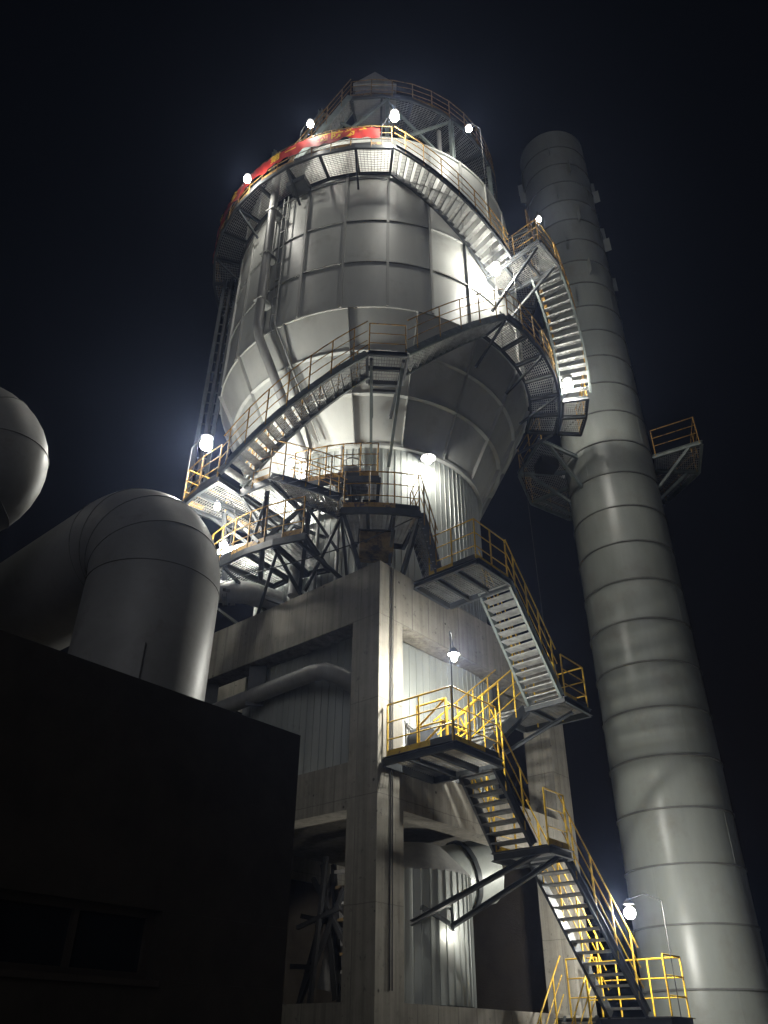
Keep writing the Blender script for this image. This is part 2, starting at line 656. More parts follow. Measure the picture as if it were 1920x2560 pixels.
def line(a, b):
    return lambda t: a.lerp(b, t)


def helix(r, a0, z0, a1, z1):
    return lambda t: tp(r, a0 + (a1 - a0) * t, z0 + (z1 - z0) * t)


# ================================================================== GROUND
gm = MB()
G = 400
gm.slab([(-G, -G), (G, -G), (G, G), (-G, G)], -0.3, 0.0)
g = single('ground', gm, 'ground', 'dusty concrete yard under the whole plant', 'ground')
del g['category']
g['kind'] = 'structure'

# ================================================================== CONCRETE FRAME
FW, CW = 7.8, 0.8
fr = thing('concrete_frame', 'board-marked concrete frame of columns and deep beams carrying the filter tower', 'frame', C0)


def fbox(r0, r1, l0, l1, z0, z1):
    c = C0 + RD * ((r0 + r1) / 2) + LD * ((l0 + l1) / 2) + V((0, 0, (z0 + z1) / 2))
    return MB().box(c, RD * ((r1 - r0) / 2), LD * ((l1 - l0) / 2), V((0, 0, (z1 - z0) / 2)))


for r in (0, FW - CW):
    for l in (0, FW - CW):
        part('column', fbox(r, r + CW, l, l + CW, 0, 11.06), 'conc', fr)
E0 = CW - 0.002
for z0, z1, nm in ((9.71, 11.055, 'beam'), (5.61, 6.55, 'beam'), (0.0, 2.33, 'plinth_wall')):
    w = 0.55 if z0 else 0.4
    i0 = 0.004
    part(nm, fbox(E0, FW - E0, i0, w, z0, z1), 'conc', fr)
    part(nm, fbox(i0, w, E0, FW - E0, z0, z1), 'conc', fr)
    part(nm, fbox(E0, FW - E0, FW - w, FW - i0, z0, z1), 'conc', fr)
    part(nm, fbox(FW - w, FW - i0, E0, FW - E0, z0, z1), 'conc', fr)
da_ = (RD + LD).normalized()
db_ = (RD - LD).normalized()
part('light_baffle', MB().box(C0 + (RD + LD) * 1.13 + V((0, 0, 8.1)), da_ * 0.47, db_ * 0.06, V((0, 0, 1.6))), 'conc', fr)  # partition added to keep the landing lamp's light out of the other bay
part('floor_slab', fbox(0.6, FW - 0.6, 0.6, FW - 0.6, 6.2, 6.5), 'conc', fr)
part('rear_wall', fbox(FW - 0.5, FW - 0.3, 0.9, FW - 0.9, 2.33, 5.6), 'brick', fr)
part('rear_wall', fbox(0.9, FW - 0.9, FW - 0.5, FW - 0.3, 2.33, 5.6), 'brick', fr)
part('conduit', MB().tube([fp(0.36, 0.03, 2.5), fp(0.36, 0.03, 11.0)], 0.014, 6), 'cable', fr)
part('conduit', MB().tube([fp(0.43, 0.03, 2.5), fp(0.43, 0.03, 11.0)], 0.012, 6), 'cable', fr)

# ================================================================== FILTER TOWER
tw = thing('filter_tower', 'tall grey round filter tower with ribbed panels and a cone bottom on the concrete frame', 'tower', (TX, TY, 6.5))
TR = 5.30
Z1, Z0, ZB, ZT = 19.88, 16.13, 6.5, 28.66


def revolve(prof, n=96, smooth=True):
    mb = MB()
    vs = []
    for r, z in prof:
        vs += [(TX + r * math.sin(2 * math.pi * k / n), TY - r * math.cos(2 * math.pi * k / n), z) for k in range(n)]
    fs = []
    for i in range(len(prof) - 1):
        for k in range(n):
            a, b = i * n + k, i * n + (k + 1) % n
            fs.append((a, b, b + n, a + n))
    return mb.add(vs, fs, smooth)


part('shell_core', revolve([(3.3, ZB), (3.3, Z0), (TR - 0.06, Z1), (TR - 0.06, ZT - .02), (0.05, ZT - .02)]), 'rib', tw)


def sector_panel(r0, z0, r1, z1, a, gap=0.1, t=0.05, n=6):
    """curved plate round the local axis, spanning angle a degrees"""
    mb = MB()
    h = a / 2 - gap
    for s, off in ((1, 0.0),):
        outer0 = [(r0 * math.sin(R_(-h + 2 * h * k / n)), -r0 * math.cos(R_(-h + 2 * h * k / n)), z0) for k in range(n + 1)]
        outer1 = [(r1 * math.sin(R_(-h + 2 * h * k / n)), -r1 * math.cos(R_(-h + 2 * h * k / n)), z1) for k in range(n + 1)]
        inner0 = [(x * (r0 - t) / r0, y * (r0 - t) / r0, z) for x, y, z in outer0]
        inner1 = [(x * (r1 - t) / r1, y * (r1 - t) / r1, z) for x, y, z in outer1]
        vs = outer0 + outer1 + inner0 + inner1
        m = n + 1
        fs = [(k, k + 1, m + k + 1, m + k) for k in range(n)]
        mb.add(vs, fs, True)
        fs2 = [(2 * m + k + 1, 2 * m + k, k, k + 1)[::-1] for k in range(n)] + [(m + k, m + k + 1, 3 * m + k + 1, 3 * m + k) for k in range(n)]
        fs2 += [(0, m, 3 * m, 2 * m), (n, 2 * m + n, 3 * m + n, m + n)]
        mb.add(vs, fs2, False)
    return mb.mesh('panel')


rows = [(Z1 + .02, 21.9), (21.92, 23.95), (23.97, 26.28), (26.30, ZT)]
for j, (za, zb) in enumerate(rows):
    me = sector_panel(TR, za, TR, zb, 15.0, gap=0.08)
    me.materials.append(M['shell'])
    for k in range(24):
        o = inst('panel', me, tw, (TX, TY, 0), R_(4.5 + 7.5 + 15 * k + random.uniform(-.05, .05)))
        s = 1 + random.uniform(-0.0012, 0.0012)
        o.scale = (s, s, 1)
rme = MB()
rme.box((0, -(TR + 0.035), (Z1 + ZT) / 2), (0.042, 0, 0), (0, 0.035, 0), (0, 0, (ZT - Z1) / 2))
rib = rme.mesh('rib')
rib.materials.append(M['rib'])
for k in range(24):
    inst('rib', rib, tw, (TX, TY, 0), R_(4.5 + 15 * k))


def ring_mesh(r, w, h, z, n=96, a0=0, a1=360):
    mb = MB()
    full = a1 - a0 >= 360
    m = n if full else n + 1
    vs = []
    for rr, zz in ((r, z - h / 2), (r + w, z - h / 2), (r + w, z + h / 2), (r, z + h / 2)):
        vs += [(TX + rr * math.sin(R_(a0 + (a1 - a0) * k / n)), TY - rr * math.cos(R_(a0 + (a1 - a0) * k / n)), zz) for k in range(m)]
    fs = []
    for i in range(4):
        for k in range(n):
            k2 = (k + 1) % m
            j = (i + 1) % 4
            fs.append((i * m + k, i * m + k2, j * m + k2, j * m + k))
    return mb.add(vs, fs, False)


for z in (21.91, 23.96, 26.22):
    part('ring', ring_mesh(TR - .03, 0.075, 0.05, z), 'rib', tw)
part('ring', ring_mesh(TR - .05, 0.10, 0.09, ZT - 0.03), 'shell', tw)
part('ring', ring_mesh(TR - .05, 0.08, 0.06, Z1), 'shell', tw)


def cone_r(z):
    return 3.45 + (TR - 3.45) * (z - Z0) / (Z1 - Z0)


crow = [(Z0 + 0.03, 17.45), (17.47, 18.62), (18.64, Z1 - 0.03)]
for j, (za, zb) in enumerate(crow):
    me = sector_panel(cone_r(za), za, cone_r(zb), zb, 22.5, gap=0.08, n=8)
    me.materials.append(M['shell'])
    for k in range(16):
        inst('panel', me, tw, (TX, TY, 0), R_(-8 + 11.25 + 22.5 * k))
for z, w in ((17.46, 0.15), (18.63, 0.13)):
    part('ring', ring_mesh(cone_r(z) - .03, w, 0.035, z), 'shell', tw)
cm = MB()
d = V((0, -(TR - 3.45), Z1 - Z0)).normalized()
nrm = V((0, -d.z, d.y))
cm.bar(V((0, -3.45, Z0)) + nrm * 0.03, V((0, -TR, Z1)) + nrm * 0.03, 0.025, 0.17, up=nrm)
crib = cm.mesh('rib')
crib.materials.append(M['rib'])
for k in range(16):
    inst('rib', crib, tw, (TX, TY, 0), R_(-8 + 22.5 * k))
part('ring', ring_mesh(3.38, 0.16, 0.10, Z0 - 0.03), 'shell', tw)


# corrugated cladding: sheets of five ribs each
def sheet_mesh(r, z0, z1, a, ribs=5, hgt=0.018):
    mb = MB()
    st = a / ribs
    prof = []
    for i in range(ribs):
        b = -a / 2 + st * i
        prof += [(b, r), (b + st * 0.80, r), (b + st * 0.85, r + hgt), (b + st * 0.95, r + hgt)]
    prof.append((a / 2, r))
    vs = [(rr * math.sin(R_(x)), -rr * math.cos(R_(x)), z) for z in (z0, z1) for x, rr in prof]
    m = len(prof)
    mb.add(vs, [(k, k + 1, m + k + 1, m + k) for k in range(m - 1)], False)
    me = mb.mesh('cladding_sheet')
    me.materials.append(M['clad'])
    return me


sh = sheet_mesh(3.42, 6.5, Z0 - 0.06, 15.0)
for k in range(24):
    inst('cladding_sheet', sh, tw, (TX, TY, 0), R_(7.5 + 15 * k))

# penthouse on top: inner drum, posts, cross bracing
part('top_drum', revolve([(3.6, ZT - .05), (3.6, 31.7), (0.05, 31.75)], 48), 'machine', tw)
for k in range(12):
    a = 4 + 30 * k
    part('post', MB().ibeam(tp(5.05, a, ZT), tp(5.05, a, 31.78), 0.15, 0.15, up=V((math.cos(R_(a)), math.sin(R_(a)), 0))), 'lsteel', tw)
for k in range(12):
    a = 4 + 30 * k
    if k in (0, 11, 10, 3, 6, 8):
        part('brace', MB().bar(tp(5.05, a, ZT + .1), tp(5.05, a + 30, 31.7), 0.09, 0.09), 'lsteel', tw)
        part('brace', MB().bar(tp(4.97, a + 30, ZT + .1), tp(4.97, a, 31.7), 0.09, 0.09), 'lsteel', tw)
part('pipe_stub', MB().tube([tp(4.4, 38, ZT), tp(4.4, 38, 30.6), tp(4.1, 42, 31.0)], 0.12, 10), 'pipe', tw)
part('pipe_stub', MB().tube([tp(4.6, 31, ZT), tp(4.6, 31, 31.4)], 0.09, 10), 'pipe', tw)

# ------------------------------------------------------------------ walkways round the tower
RAIL[0] = 'rusty'
up_ = ring_platform('roof_walkway', 'grating roof walkway at the very top of the tower with thin railings', 3.7, 5.15, -12, 150, 31.9, bay=13.5,
                    rails=[arc(5.12, -12, 150, 31.9, 9)])
hd = thing('hoist_hood', 'small gabled sheet hood standing on the tower roof walkway', 'hood', tp(4.3, -2, 31.92))
c = tp(4.3, -2, 32.0)
hm = MB()
sx, sy, hz, rz = 0.75, 0.55, 1.0, 1.9
vs = [c + V(p) for p in ((-sx, -sy, 0), (sx, -sy, 0), (sx, sy, 0), (-sx, sy, 0), (-sx, -sy, hz), (sx, -sy, hz), (sx, sy, hz), (-sx, sy, hz))]
part('hood_body', hm.add(vs, [(0, 3, 2, 1), (0, 1, 5, 4), (1, 2, 6, 5), (2, 3, 7, 6), (3, 0, 4, 7), (4, 5, 6, 7)]), 'pipe', hd)
hr = MB()
k_ = 0.1
e = [c + V(p) for p in ((-sx - k_, -sy - k_, hz + .003), (sx + k_, -sy - k_, hz + .003), (sx + k_, sy + k_, hz + .003), (-sx - k_, sy + k_, hz + .003), (0, -sy - k_, rz), (0, sy + k_, rz))]
part('hood_roof', hr.add(e, [(0, 1, 4), (2, 3, 5), (1, 2, 5, 4), (3, 0, 4, 5), (0, 3, 2, 1)]), 'pipe', hd)

top_ = ring_platform('top_walkway', 'long curved grating walkway high on the tower behind the red banner', 5.38, 6.4, -118, 5, 26.5, bay=11.2,
                     rails=[arc(6.37, -118, 4.6, 26.5)], brackets=1.0, brk_r=5.4)
part('hanging_plate', MB().slab([tp(5.45, -31, 0), tp(5.95, -31, 0), tp(5.95, -24, 0), tp(5.45, -24, 0)], 26.0, 26.25), 'steel', top_)
bk_ = ring_platform('rear_top_walkway', 'grating walkway on the far side of the tower top beside the chimney', 5.38, 6.4, 60, 150, 26.5, bay=11.2,
                    rails=[arc(6.37, 60, 150, 26.5)])

RAIL[0] = 'ochre'
# long stair round the tower from the top walkway
stair('stair_flight', 'curved stair going down from the red banner walkway along the tower panels', helix(5.45, 44, 23.05, 5.5, 26.4), helix(6.38, 44, 23.05, 5.5, 26.4), 17,
      rails=(0, 1), seg=10, posts=7, bars=5, tdepth=.16)
# landing with the stair toward the chimney
ld = thing('landing', 'grating landing with diagonal braces between curved tower stair and chimney stair', 'landing', tp(6.4, 49, 23), 'stair landings')
deck(ld, [tp(5.38, 44, 0), tp(7.45, 44.4, 0), tp(7.42, 53.6, 0), tp(5.38, 54, 0)], 23.0, 0, 3)
handrail(ld, [tp(6.5, 44.2, 23), tp(7.43, 44.5, 23), tp(7.4, 53.4, 23)], toe=False)
for a, b in ((tp(7.3, 45, 22.85), tp(5.36, 45, 21.4)), (tp(7.3, 53, 22.85), tp(5.36, 53, 21.4)), (tp(7.3, 45, 22.86), tp(5.4, 53.5, 22.86))):
    part('brace', MB().bar(a, b, 0.08, 0.08), 'steel', ld)
stair('stair_flight', 'steep grating stair in front of the chimney under the high landing', helix(6.5, 77.5, 19.95, 54, 22.95), helix(7.4, 77.5, 19.95, 54, 22.95), 16,
      rails=(1, 1), seg=5, posts=5, bars=4, smat='lsteel', tdepth=.15)
rg = ring_platform('ring_walkway', 'curved grating walkway hugging the tower where the cone begins on the chimney side', 5.4, 6.42, 38.5, 93, 19.9, bay=9.1,
                   rails=[arc(6.4, 39, 70, 19.9)], brackets=1.1, brk_r=5.0)
ext = ring_platform('walkway_bridge', 'outer strip of grating walkway at the foot of the chimney stair', 6.48, 7.35, 78, 93, 19.9, bay=7.5, rails=[arc(7.3, 78.5, 93, 19.9)], group='ring walkways on the tower')
stair('stair_flight', 'stair climbing from the small front landing up to the bright lamp on the tower', helix(5.5, 8.8, 17.0, 38.3, 19.85), helix(6.38, 8.8, 17.0, 38.3, 19.85), 14,
      rails=(0, 1), seg=8, posts=5, smat='lsteel')
l9 = thing('landing', 'small grating landing on hanging brackets at the front of the tower cone', 'landing', tp(5.9, 4, 17), 'stair landings')
deck(l9, [tp(5.3, -0.9, 0), tp(6.35, -0.7, 0), tp(6.35, 8.6, 0), tp(5.3, 8.8, 0)], 16.95, 0, 2)
handrail(l9, [tp(6.33, -0.5, 16.95), tp(6.33, 8.4, 16.95)], toe=False, step=.9)
for a in (0, 8):
    part('bracket', MB().ibeam(tp(6.2, a, 16.82), tp(3.9, a, 16.82), .08, .12), 'steel', l9)
    part('bracket', MB().bar(tp(6.0, a, 16.8), tp(3.55, a, 15.3), .08, .08), 'lsteel', l9)
part('bracket', MB().bar(tp(5.0, 0, 16.8), tp(5.0, 8, 16.8), .07, .1), 'steel', l9)
stair('stair_flight', 'long stair crossing the tower cone down toward the big lamp on the far end', helix(5.5, -37.5, 13.9, -1.0, 16.9), helix(6.36, -37.5, 13.9, -1.0, 16.9), 16,
      rails=(1, 1), seg=10, posts=7, smat='lsteel')
p10 = ring_platform('ring_walkway', 'grating walkway at the foot of the long cone stair, with big lamp', 3.6, 6.34, -53, -37.6, 13.8, bay=7.7,
                    rails=[[tp(3.8, -53, 13.8), tp(6.3, -53, 13.8)] + arc(6.3, -53, -38.5, 13.8)[1:]], pitch=.07)
p10b = ring_platform('ring_walkway', 'grating walkway between the cone stair and the downward yellow-railed stair', 3.6, 5.6, -37.3, -27, 13.8, bay=10.3,
                     rails=[arc(5.58, -33, -27.5, 13.8)], pitch=.07, brackets=1.6, brk_r=3.5)
stair('stair_flight', 'yellow-railed stair descending to the front walkway above the concrete corner', helix(4.75, -7.0, 12.75, -26.8, 13.8), helix(5.62, -7.0, 12.75, -26.8, 13.8), 7,
      rails=(1, 1), seg=4, posts=3)
p11 = ring_platform('ring_walkway', 'front grating walkway with yellow rails above the concrete frame corner', 3.6, 5.25, -7.5, 14.3, 12.75, bay=7.3,
                    rails=[arc(5.22, -6.8, 14.0, 12.75), [tp(5.22, 14, 12.75), tp(4.4, 14.1, 12.75)]], pitch=.06, brackets=1.75, brk_r=3.6)
for a, b in ((tp(5.1, -7, 12.6), fp(0.1, -0.7, 11.06)), (tp(5.1, 14, 12.6), fp(1.0, -0.2, 11.06))):
    part('bracket', MB().bar(a, b, 0.1, 0.1), 'steel', p11)
p12 = ring_platform('ring_walkway', 'low curved grating walkway with dirty braces beside the dark duct', 3.6, 5.35, -64, -16.5, 12.05, bay=9.5,
                    rails=[arc(5.32, -64, -17.5, 12.05)], pitch=.07, brackets=0.95, brk_r=3.7)
part('brace', MB().bar(tp(5.2, -17, 11.95), tp(3.6, -30, 11.3), .1, .1), 'steel', p12)
part('brace', MB().bar(tp(5.2, -55, 11.95), tp(3.7, -36, 11.2), .1, .1), 'steel', p12)
part('brace', MB().bar(tp(5.5, -38, 13.65), tp(3.6, -20, 12.2), .1, .1), 'steel', p12)
part('brace', MB().bar(tp(5.2, -36, 11.95), tp(4.6, -20, 13.5), .09, .09), 'steel', p12)
p13 = ring_platform('ring_walkway', 'short upper walkway with a domed valve tight against the corrugated neck', 3.6, 4.72, -26.5, 3, 14.1, bay=9.8,
                    rails=[arc(4.69, -26, 2.6, 14.1), [tp(4.69, 2.6, 14.1), tp(3.7, 2.8, 14.1)]], pitch=.07, brackets=1.3, brk_r=3.5)
for a, b in ((tp(5.3, -30, 13.65), tp(5.2, -30, 11.06)), (tp(5.3, -48, 13.65), tp(4.9, -48, 11.0)), (tp(4.3, -22, 13.8), tp(4.3, -22, 12.0))):
    part('support_post', MB().ibeam(a, b, .12, .12, up=V((1, 0, 0))), 'steel', p12)
for a, b in ((tp(5.3, -30, 13.5), tp(4.6, -46, 12.0)), (tp(5.3, -46, 13.6), tp(5.3, -31, 12.1)), (tp(4.9, -40, 13.6), tp(3.7, -18, 12.9)), (tp(4.5, -24, 13.8), tp(4.4, -10, 12.0)),
             (tp(5.0, -8, 12.6), tp(4.2, -22, 11.1)), (tp(5.25, -20, 12.0), tp(4.2, -6, 11.1)), (tp(5.1, -26, 11.9), tp(3.9, -48, 11.1)), (tp(4.0, -60, 12.0), tp(5.2, -44, 11.2)),
             (tp(3.7, -33, 13.7), tp(5.2, -24, 12.1)), (tp(5.5, -52, 13.6), tp(4.4, -34, 12.1))):
    part('brace', MB().bar(a, b, .075, .075), 'steel', p12)
for a, z0, z1, r in ((-13, 11.1, 15.9, 3.72), (-21, 11.1, 13.9, 3.85), (-4, 11.1, 14.6, 3.65), (-33, 11.1, 15.4, 3.7)):
    part('conduit', MB().tube([tp(r, a, z0), tp(r, a, z1)], 0.05, 8), 'pipe', p13)
vd = thing('domed_valve', 'grey domed valve with a handwheel on the short upper walkway', 'valve', tp(4.15, -7, 14.12))
dc = tp(4.1, -7, 14.12)
part('dome', MB().tube([dc, dc + V((0, 0, .35)), dc + V((0, 0, .52)), dc + V((0, 0, .62)), dc + V((0, 0, .66))], [.45, .45, .36, .2, .03], 20), 'machine', vd)
part('handwheel', MB().tube([dc + V((.26 * math.cos(t * math.pi / 6), .26 * math.sin(t * math.pi / 6), .86)) for t in range(13)], .025, 6), 'pipe', vd)
part('stem', MB().tube([dc + V((0, 0, .6)), dc + V((0, 0, .88))], .03, 6), 'pipe', vd)
ab = thing('ash_box', 'ochre stained ash box hanging under the front walkway', 'box', tp(4.4, 3, 12.0))
part('box_body', MB().box(tp(4.3, 2.5, 12.15), (0.42, 0.02, 0), (-.02, .3, 0), (0, 0, .28)), 'wood', ab)
part('box_lid', MB().box(tp(4.3, 2.5, 12.455), (0.46, 0.02, 0), (-.02, .34, 0), (0, 0, .022)), 'black', ab)
single('drooping_cable', MB().tube([tp(5.3, -62, 11.9), tp(5.4, -45, 11.3), tp(5.35, -30, 11.2), tp(5.3, -14, 11.35), tp(5.3, 0, 11.75), tp(5.2, 12, 12.5)], 0.014, 5), 'cable',
       'thin cable drooping along the concrete top under the front walkway', 'cable')
stair('stair_flight', 'short yellow-railed stair from the front walkway down to the outer landing', line(tp(4.35, 15.0, 12.7) * 0 + fp(1.75, 0.12, 11.0), tp(4.45, 14.5, 12.7)),
      line(fp(1.25, 0.75, 11.0), tp(5.2, 14.5, 12.7)), 9, rails=(1, 1), posts=3)

# steep stair to the roof
RAIL[0] = 'rusty'
stair('stair_flight', 'steep stair with thin railings rising to the tower roof behind the banner', line(tp(5.5, -32, 26.55), tp(4.6, -13, 31.85)), line(tp(6.15, -30, 26.55), tp(5.2, -12, 31.85)), 22,
      rails=(1, 1), posts=4, smat='lsteel', tdepth=.2)
RAIL[0] = 'yellow'

# ================================================================== CONCRETE-SIDE STAIRS
def landing(name, label, r0, r1, o0, o1, z, rails, struts=(), n=3, toe=True):
    root = thing(name, label, 'landing', fp((r0 + r1) / 2, (o0 + o1) / 2, z), 'stair landings')
    deck(root, [fp(r0, o0, 0), fp(r0, o1, 0), fp(r1, o1, 0), fp(r1, o0, 0)], z, 0, n)
    for p in rails:
        handrail(root, [fp(*q, z) for q in p], step=.85, toe=toe)
    for a, b in struts:
        part('strut', MB().ibeam(a, b, 0.10, 0.10), 'steel', root)
    return root


landing('landing', 'square grating landing with bright yellow rails under the wall lamp', 0.15, 1.75, 0.06, 1.78, 6.5,
        [[(0.18, 0.1), (0.18, 1.75), (0.75, 1.75), (1.72, 1.75)]],
        [])
landing('landing', 'projecting landing on long diagonal struts at the end near the rear column', 4.4, 5.6, 0.1, 1.95, 8.6,
        [[(4.5, 1.93), (5.57, 1.93), (5.57, 0.5)]],
        [(fp(4.42, 0.95, 8.45), fp(3.45, 0.02, 7.1)), (fp(5.1, 1.75, 8.45), fp(3.5, 0.02, 7.05))], 2)
landing('landing', 'upper grating landing at the top of the concrete beam below the lit cylinder', 1.2, 2.55, 0.08, 1.86, 10.95,
        [[(1.22, 0.5), (1.22, 1.84), (2.52, 1.84)]])
landing('landing', 'intermediate landing on two long diagonal struts below the bright landing', 2.65, 3.5, 0.85, 2.15, 5.0,
        [[(2.7, 2.12), (3.48, 2.12)], [(2.68, 0.9), (3.45, 0.9)]],
        [(fp(2.7, 1.9, 4.9), V((0.63, 18.25, 3.80))), (fp(3.4, 1.9, 4.9), V((1.46, 18.52, 3.76)))], 1)
landing('landing', 'lowest landing with yellow railing beside the foot of the chimney', 5.95, 7.0, -0.1, 2.6, 2.25,
        [[(6.0, 0.35), (6.0, 1.1)], [(6.1, 2.57), (6.95, 2.57), (6.95, 0.3)]], toe=False)
part('strut_tie', MB().bar(V((0.85, 18.25, 4.1)), V((1.44, 18.5, 3.82)), .09, .09), 'steel', bpy.data.objects['landing.004'] if 'landing.004' in bpy.data.objects else fr)

stair('stair_flight', 'stair from the bright yellow landing down to the strutted landing', line(fp(2.72, 0.9, 5.05), fp(1.80, 0.78, 6.42)), line(fp(2.72, 1.75, 5.05), fp(1.80, 1.58, 6.42)), 8,
      rails=(1, 1), posts=2, bars=9)
stair('stair_flight', 'lowest stair flight silhouetted before the bright rear column', line(fp(6.0, 1.3, 2.28), fp(3.52, 1.2, 4.97)), line(fp(6.0, 2.1, 2.28), fp(3.52, 1.98, 4.97)), 14,
      rails=(1, 1), posts=4, bars=9)
stair('stair_flight', 'stair along the wall from the bright yellow landing up to the projecting landing', line(fp(1.78, 0.06, 6.5), fp(4.4, 0.1, 8.55)), line(fp(1.78, 0.74, 6.5), fp(4.4, 0.85, 8.55)), 11,
      rails=(1, 1), posts=4, bars=9)
stair('stair_flight', 'pale stair rising from the projecting landing to the upper landing', line(fp(4.42, 1.02, 8.62), fp(2.58, 1.03, 10.93)), line(fp(4.42, 1.86, 8.62), fp(2.58, 1.82, 10.93)), 14,
      rails=(1, 1), posts=4, bars=9, smat='lsteel')
stair('stair_flight', 'bottom stair of which only yellow rails show near the ground', line(fp(4.0, 0.25, 0.05), fp(5.93, 0.25, 2.22)), line(fp(4.0, 1.05, 0.05), fp(5.93, 1.05, 2.22)), 12,
      rails=(1, 1), posts=3, bars=6)

# ================================================================== CHIMNEY
ch = thing('chimney', 'tall round grey steel chimney with flange seams and fins near the top', 'chimney', (CHX, CHY, 0))
PIT = 1.42


def can(h, n=64):
    mb = MB()
    prof = [(CHR, 0), (CHR, h)]
    vs = [(r * math.sin(2 * math.pi * k / n), -r * math.cos(2 * math.pi * k / n), z) for r, z in prof for k in range(n)]
    return mb.add(vs, [(k, (k + 1) % n, n + (k + 1) % n, n + k) for k in range(n)], True)


cme = can(PIT - 0.012).mesh('section')
cme.materials.append(M['chim'])
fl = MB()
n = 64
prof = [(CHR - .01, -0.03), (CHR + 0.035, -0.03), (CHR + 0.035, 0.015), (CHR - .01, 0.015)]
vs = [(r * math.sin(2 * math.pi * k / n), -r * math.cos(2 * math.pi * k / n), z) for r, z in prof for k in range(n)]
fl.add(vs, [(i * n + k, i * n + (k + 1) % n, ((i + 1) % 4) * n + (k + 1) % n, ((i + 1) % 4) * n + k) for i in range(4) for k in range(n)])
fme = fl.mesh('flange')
fme.materials.append(M['dark_seam'])  # shade of the ring gaps put into the flange colour
seam = MB().bar((0, -CHR - .002, 0), (0, -CHR - .002, PIT - .02), 0.02, 0.008, up=V((0, 1, 0))).mesh('seam')
seam.materials.append(M['chim'])
zc = 2.95 - 3 * PIT
k = 0
while zc < 39.5:
    o = inst('section', cme, ch, (CHX, CHY, zc), R_((37, -24, 8, 52, -48)[k % 5]))
    s = 1 + random.uniform(-.002, .002)
    o.scale = (s, s, 1)
    if zc > 0.5:
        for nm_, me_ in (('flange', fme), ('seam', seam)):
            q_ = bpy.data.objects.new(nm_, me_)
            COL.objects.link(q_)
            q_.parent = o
    zc += PIT
    k += 1
part('flue_lining', MB().tube([(CHX, CHY, 0), (CHX, CHY, 39.4)], CHR - 0.06, 32), 'black', ch)
fin = MB().bar((0, -CHR - 0.145, 0), (0, -CHR - 0.145, 0.85), 0.02, 0.29, up=V((0, 1, 0))).mesh('fin')
fin.materials.append(M['chim'])
for i in range(7):
    for a, dz in ((-104, 0.1), (-8, 0.0), (74, 0.8), (165, 0.6)):
        z = 27.2 + 1.78 * i + dz
        if z < 38.6 and not (a in (74, 165) and i < 1):
            inst('fin', fin, ch, (CHX, CHY, z), R_(a + (14 if i % 2 else -12)))


def cpt(r, a, z):
    a = R_(a)
    return V((CHX + r * math.cos(a), CHY + r * math.sin(a), z))


cp = thing('chimney_platform', 'grating platform ringed round the back of the chimney with yellow railing', 'walkway', (CHX, CHY, 19.9), 'ring walkways on the tower')
angs = [-31, 0, 35, 70, 105, 140, 175, 211]
for a, b in zip(angs, angs[1:]):
    A = [cpt(1.72, a, 19.88), cpt(1.72, b, 19.88)]
    B = [cpt(3.35, a, 19.88), cpt(3.35, b, 19.88)]
    mb = MB()
    grate_bars(mb, A, B, 24, cross=12)
    part('grating', mb, 'grate', cp)
    part('edge_beam', MB().channel(cpt(3.35, a, 19.8), cpt(3.35, b, 19.8), .07, .18, side=1), 'lsteel', cp)
for i, a in enumerate(angs):
    part('cross_beam', MB().ibeam(cpt(1.6, a, 19.79), cpt(3.33, a, 19.79), .09, .16), 'lsteel', cp)
    part('bracket', MB().bar(cpt(2.9, a, 19.7), cpt(1.58, a, 18.4), .1, .1), 'lsteel', cp)
RAIL[0] = 'ochre'
handrail(cp, [cpt(1.75, -31, 19.9), cpt(3.3, -31, 19.9)] + [cpt(3.3, a, 19.9) for a in angs[1:]], toe=False)
part('hanging_lump', MB().slab([cpt(2.2, 186, 0), cpt(2.9, 186, 0), cpt(2.9, 200, 0), cpt(2.2, 200, 0)], 19.4, 19.75), 'black', cp)
single('hanging_cable', MB().tube([cpt(3.4, 190, 19.8), cpt(3.35, 191, 15), cpt(3.3, 192, 9.0), cpt(3.3, 193, 3.0)], 0.012, 5), 'cable',
       'thin cable hanging down beside the chimney from its platform', 'cable')

# ================================================================== PIPES ON THE TOWER
dp = thing('downpipe', 'thick grey pipe running down the tower panels and in along the cone', 'pipe', tp(5.7, -38.3, 26))
part('pipe_run', MB().tube([tp(5.72, -38.6, 27.6), tp(5.72, -38.2, 23), tp(5.72, -37.9, 19.9), tp(5.62, -37.6, 19.4), tp(3.95, -30, 15.9), tp(3.9, -29, 15.4), tp(3.95, -29, 11.2)], 0.145, 14), 'pipe', dp)
for z in (25.5, 23.2, 21.0):
    part('clamp', MB().bar(tp(5.32, -38.2, z), tp(5.88, -38.2, z), .34, .05), 'rib', dp)
ct = thing('cable_tray', 'narrow cable tray running along the grey downpipe', 'tray', tp(5.5, -35, 24))
part('tray_side', MB().tube([tp(5.5, -35.4, 26.2), tp(5.5, -35.0, 19.9), tp(3.75, -26.5, 16.2)], .022, 6), 'rib', ct)
part('tray_side', MB().tube([tp(5.5, -33.4, 26.2), tp(5.5, -33.0, 19.9), tp(3.75, -23.5, 16.2)], .026, 6), 'rib', ct)
for i in range(8):
    z = 20.3 + i * .8
    part('rung', MB().bar(tp(5.5, -35.2, z), tp(5.5, -33.2, z), .05, .03), 'rib', ct)
lt = thing('cable_ladder', 'tall dark vertical cable ladder on the far edge of the tower', 'ladder', tp(5.9, -82, 14))
for r in (5.42, 5.9):
    part('ladder_rail', MB().bar(tp(r, -82, 13.6), tp(r, -82, 26.3), .08, .12), 'steel', lt)
for i in range(26):
    part('rung', MB().bar(tp(5.42, -82, 13.8 + i * .48), tp(5.9, -82, 13.8 + i * .48), .04, .04), 'steel', lt)
